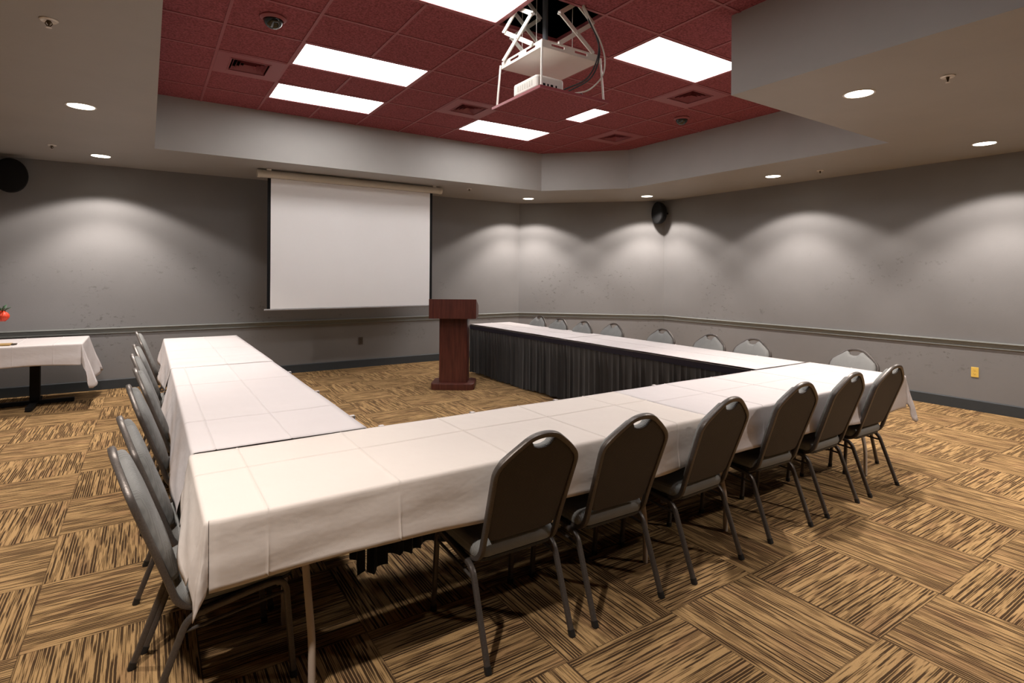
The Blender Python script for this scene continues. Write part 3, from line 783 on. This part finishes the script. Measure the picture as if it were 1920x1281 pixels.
# ------------------------------------------------------------------ banquet chairs
BY0, BZ0, BY1, BZ1 = -.152, .455, -.315, .915   # backrest plane, bottom and top
def bp_(x, z, off=0.0):
    """point on the raked back plane at height z, off metres toward the sitter"""
    t = (z-BZ0)/(BZ1-BZ0); y = BY0+(BY1-BY0)*t
    n = Vector((0, (BZ1-BZ0), -(BY1-BY0))).normalized()
    return Vector((x, y, z))+n*off
def make_chair(label):
    t = tag(empty('banquet_chair'), label, 'chair', 'banquet chairs round the U of tables')
    # seat cushion
    bm = bmesh.new(); rings = []
    for s, z in ((.90, .385), (.97, .391), (1.0, .408), (1.0, .423), (.97, .440), (.90, .451), (.72, .457), (.4, .461)):
        rings.append([(x*s, y*s+.062+(1-s)*0, z) for x, y in rrect(.405, .405, .055, 6)])
    loft(bm, rings); mesh_obj('seat', bm, M_fabric, t, True)
    bm = bmesh.new(); loft(bm, [[(x, y+.062, z) for x, y in rrect(.385, .385, .05, 5)] for z in (.374, .3855)]); mesh_obj('seat_pan', bm, M_rubber, t)
    # backrest pad with the hand hole notch under the arch
    half = [(.0, .462), (.12, .462), (.155, .468), (.168, .488), (.180, .60), (.190, .74), (.188, .781), (.172, .813), (.134, .843), (.089, .874), (.065, .891), (.052, .886), (.040, .867), (.020, .859), (0, .857)]
    outl = half+[(-x, z) for x, z in half[-2:0:-1]]
    def pad(s, off):
        return [bp_(x*s, .66+(z-.66)*s, off) for x, z in outl]
    bm = bmesh.new(); loft(bm, [pad(.985, .004), pad(1.0, .012), pad(.995, .024), pad(.96, .034), pad(.86, .041), pad(.6, .045)]); mesh_obj('backrest', bm, M_fabric, t, True)
    bm = bmesh.new(); loft(bm, [pad(.985, .005), pad(1.0, .001), pad(.99, -.004), pad(.95, -.006)]); p = mesh_obj('back_panel', bm, M_backpanel, t); p['label'] = 'dark patterned back panel'
    # back frame: one bent tube from under the seat up, over the arch and down
    hp = [Vector((.184, .02, .372)), Vector((.183, -.130, .378)), bp_(.184, .50), bp_(.1995, .79), bp_(.148, .842), bp_(.062, .905), bp_(0, .915)]
    path = hp+[Vector((-q.x, q.y, q.z)) for q in hp[-2::-1]]
    rad = [0, .07, .05, .05, .04, .045, .04, .045, .04, .05, .05, .07, 0]
    bm = bmesh.new(); tube(bm, arc_path(path, rad, 6), .0118, 16, sq=True); mesh_obj('back_frame', bm, M_frame, t, True)
    for s in (-1, 1):
        x = s*.206
        bm = bmesh.new(); tube(bm, arc_path([(x*1.01, -.235, .018), (x, -.108, .356), (x, -.02, .366)], .06, 6), .0112, 16, sq=True)
        lg = mesh_obj('leg', bm, M_frame, t, True)
        bm = bmesh.new(); tube(bm, [(x*1.01, -.2415, .0), (x*1.01, -.232, .026)], .0130, 16, sq=True); mesh_obj('foot_cap', bm, M_rubber, lg)
        bm = bmesh.new(); tube(bm, arc_path([(x*1.02, .245, .018), (x, .215, .389), (x, .10, .380)], .06, 6), .0112, 16, sq=True)
        lg = mesh_obj('leg', bm, M_frame, t, True)
        bm = bmesh.new(); tube(bm, [(x*1.02, .2465, .0), (x*1.02, .2445, .026)], .0130, 16, sq=True); mesh_obj('foot_cap', bm, M_rubber, lg)
        bm = bmesh.new(); tube(bm, [(x, -.02, .366), (x, .10, .380)], .0112, 16, sq=True); mesh_obj('seat_rail', bm, M_frame, t, True)
        bm = bmesh.new(); tube(bm, [(x, -.125, .309), (x, .220, .336)], .0065, 8); mesh_obj('stretcher', bm, M_frame, t, True)
    for y, z in ((-.06, .366), (.19, .372)):
        bm = bmesh.new(); tube(bm, [(-.206, y, z), (.206, y, z)], .009, 8); mesh_obj('seat_support', bm, M_frame, t, True)
    return t
spots = []   # (x, y, rz, label)
near = [(1.313, 2.070, 0.0, 'chair nearest the camera on the near side of the near table row'),
        (1.857, 2.060, -.012, 'second chair along the near row, right of the nearest one'),
        (2.491, 2.060, .045, 'third chair along the near row, seen from behind'),
        (3.228, 2.085, -.02, 'fourth chair along the near row, seen from behind'),
        (3.841, 2.095, .03, 'fifth chair along the near row, second from its far end'),
        (4.443, 2.100, 0.0, 'last chair of the near row beside the hanging cloth end')]
for x, y, a, l in near: spots.append((x, y, a, 'grey banquet chair: '+l))
lefts = [(.197, 2.415, 'nearest of the left row, at the hanging cloth corner'), (.203, 2.915, 'second from the front in the left row'),
         (.215, 3.70, 'third from the front in the left row'), (.235, 4.33, 'fourth from the front in the left row'),
         (.205, 5.09, 'fifth from the front in the left row'), (.205, 5.77, 'last but one in the left row'),
         (.205, 7.02, 'farthest of the left row, nearest the back wall')]
for k, (x, y, l) in enumerate(lefts): spots.append((x+.015, y, -PI/2+[.085, .08, .04, .06, .04, .05, .04][k], 'grey banquet chair, '+l))
rights = [(4.70, 6.83, 'farthest chair of the right row, nearest the corner'), (4.66, 6.27, 'second farthest chair of the right row'),
          (4.65, 5.745, 'third farthest chair of the right row'), (4.775, 5.29, 'fourth farthest chair of the right row, at the cloth seam'),
          (4.765, 4.47, 'fifth farthest chair of the right row, alone between two gaps'), (4.75, 3.80, 'third nearest chair of the right row'),
          (4.79, 3.31, 'second nearest chair of the right row'), (4.825, 2.39, 'nearest right-row chair, behind the near row end')]
for k, (x, y, l) in enumerate(rights): spots.append((x, y, PI/2+[.0, .02, -.02, .03, 0, -.03, 0.02, -.05][k], 'grey banquet chair, '+l))
proto = make_chair(spots[0][3])
for k, (x, y, a, l) in enumerate(spots):
    o = proto if k == 0 else copy_tree(proto)
    o.location = (x, y, 0); o.rotation_euler = (0, 0, a); o['label'] = l

# ------------------------------------------------------------------ lectern
a = math.atan2(-.332, .491)
lec = tag(empty('lectern', (3.394, 6.600, 0), a), 'dark mahogany lectern standing between the screen and the skirted table', 'lectern')
bm = bmesh.new()   # local x along the front, +y away from the camera
loft(bm, [[(x*s, y*s+.235, z) for x, y in rrect(.585, .47, .075, 6)] for s, z in ((.99, 0), (1, .008), (1, .072), (.99, .082), (.975, .085))]); mesh_obj('base', bm, M_wood, lec)
bm = bmesh.new(); loft(bm, [[(x, y+.255, z) for x, y in rrect(.385, .31, .03, 4)] for z in (.085, .955)]); mesh_obj('column', bm, M_wood, lec)
bm = bmesh.new()
y0, y1 = .0, .43; w = .315
pf = [(y0, .953), (y1, .953), (y1, 1.11), (y0+.02, 1.212), (y0, 1.212)]
loft(bm, [[(x, y, z) for y, z in pf] for x in (-w, w)]); mesh_obj('reading_desk', bm, M_wood, lec)
bm = bmesh.new(); box(bm, (-.29, y1-.035, 1.118), (.29, y1-.02, 1.140)); mesh_obj('book_ledge', bm, M_wood, lec)

# ------------------------------------------------------------------ side table with cloth, flowers and tray
SZ = .738; SX1, SY0, SY1 = -.605, 7.86, 8.78
st = tag(empty('pedestal_table', (-1.08, 8.40, 0)), 'side table on a black pedestal along the back wall at the left edge', 'table')
bm = bmesh.new(); box(bm, (-1.35, SY0+.01-8.40, SZ-.035), (SX1-.012+1.08, SY1-.01-8.40, SZ-.007)); mesh_obj('tabletop', bm, M_ttop, st)
for px_ in (0.0, -1.0):
    bm = bmesh.new(); box(bm, (px_-.045, -.045, .05), (px_+.045, .045, SZ-.03)); mesh_obj('column', bm, M_blackmetal, st)
    bm = bmesh.new()
    box(bm, (px_-.30, -.032, .012), (px_+.36, .032, .05)); box(bm, (px_-.032, -.42, .012), (px_+.032, .30, .049))
    for q in ((px_-.28, 0), (px_+.34, 0), (px_, -.40), (px_, .28)): tube(bm, [(q[0], q[1], 0), (q[0], q[1], .014)], .018, 8)
    mesh_obj('cross_base', bm, M_blackmetal, st)
cloth('tablecloth', -2.45, SX1, SY0, SY1, {'y-': .235, 'x+': .46, 'y+': .245}, M_cloth, 'white tablecloth hanging over the side table by the back wall', (-1.2, -.86, -1.6), (), zt=SZ, seed=21, hang_waves=1.6, corner_flare=.10, corner_drop=.15, flare={'x+': .085})
tr = tag(empty('serving_board', (-1.38, 8.05, SZ+.003)), 'small golden wooden board with a dark end on the side table', 'board')
bm = bmesh.new(); box(bm, (-.17, -.075, 0), (.145, .075, .016), bevel=.003); mesh_obj('board', bm, M_tray, tr)
bm = bmesh.new(); box(bm, (.145, -.03, .002), (.19, .03, .015), bevel=.003); mesh_obj('handle', bm, M_brown, tr)
fv = tag(empty('flower_arrangement', (-1.53, 8.42, SZ+.002)), 'vase of red-orange flowers with green leaves at the left edge', 'flowers')
bm = bmesh.new(); lathe(bm, [(.05, 0), (.062, .03), (.066, .10), (.05, .16), (.04, .19), (.046, .205), (.036, .205), (.03, .18)], 24); mesh_obj('vase', bm, M_ceramic, fv, True)
for k, (dx, dy, dz, s) in enumerate([(.172, -.06, .300, .062), (.06, -.10, .40, .06), (-.05, .05, .42, .06), (-.14, -.05, .36, .055), (.03, .09, .38, .055)]):
    bm = bmesh.new(); tube(bm, [(0, 0, .17), (dx*.4, dy*.4, .25), (dx*.9, dy*.9, dz-s*.6)], .004, 6); stem = mesh_obj('stem', bm, M_leaf, fv)
    bm = bmesh.new()
    for p in range(6):
        an = p*PI/3+k
        rows = []
        for i in range(6):
            f = i/5; rad = s*math.sin(PI*min(.96, .12+f*.80)); z = dz-s+2*s*f*.95
            rows.append([(dx+rad*math.cos(an+u*.62), dy+rad*math.sin(an+u*.62), z+.006*(1-u*u)) for u in (-1, -.5, 0, .5, 1)])
        V = [[bm.verts.new(q) for q in r] for r in rows]
        for A, B in zip(V, V[1:]):
            for i in range(4): bm.faces.new([A[i], A[i+1], B[i+1], B[i]])
    bl = mesh_obj('bloom', bm, M_red, fv, True); bl.modifiers.new('t', 'SOLIDIFY').thickness = .003
    bm = bmesh.new()
    for p in range(5):
        an = p*2*PI/5+k*.7; b = Vector((dx, dy, dz+s*.7)); tip = b+Vector((math.cos(an)*.075, math.sin(an)*.075, .055+.03*(p % 2)))
        m_ = (b+tip)/2+Vector((0, 0, .018)); sd = Vector((-math.sin(an), math.cos(an), 0))*.018
        vs = [bm.verts.new(q) for q in (b, m_+sd, tip, m_-sd)]; bm.faces.new(vs)
    lf = mesh_obj('leaf', bm, M_leaf, fv, True); lf.modifiers.new('t', 'SOLIDIFY').thickness = .002

# ------------------------------------------------------------------ camera
F, V0, ROLL, PITCH, YAW = 1040.3256, 517.2525, .0067, -.0012, .5814
cam = bpy.data.cameras.new('camera'); co = bpy.data.objects.new('camera', cam); C.objects.link(co)
cam.sensor_width = 36; cam.sensor_fit = 'HORIZONTAL'; cam.lens = F/1920*36; cam.clip_start = .05
cam.shift_y = -(640.5-V0)/1920
fw = Vector((math.sin(YAW), math.cos(YAW), 0)); rt_ = Vector((math.cos(YAW), -math.sin(YAW), 0)); up = Vector((0, 0, 1))
f2 = fw*math.cos(PITCH)+up*math.sin(PITCH); u2 = up*math.cos(PITCH)-fw*math.sin(PITCH)
r3 = rt_*math.cos(ROLL)+u2*math.sin(ROLL); u3 = u2*math.cos(ROLL)-rt_*math.sin(ROLL)
m = Matrix((r3, u3, -f2)).transposed().to_4x4(); m.translation = (0, 0, CAM_H)
co.matrix_world = m
scene.camera = co

# ------------------------------------------------------------------ view
w = bpy.data.worlds.new('world'); scene.world = w; w.use_nodes = True
w.node_tree.nodes['Background'].inputs[0].default_value = (0, 0, 0, 1)
vs = scene.view_settings
vs.view_transform = 'Standard'; vs.look = 'None'; vs.gamma = 1; vs.exposure = 0.36
try: vs.use_curve_mapping = False
except Exception: pass
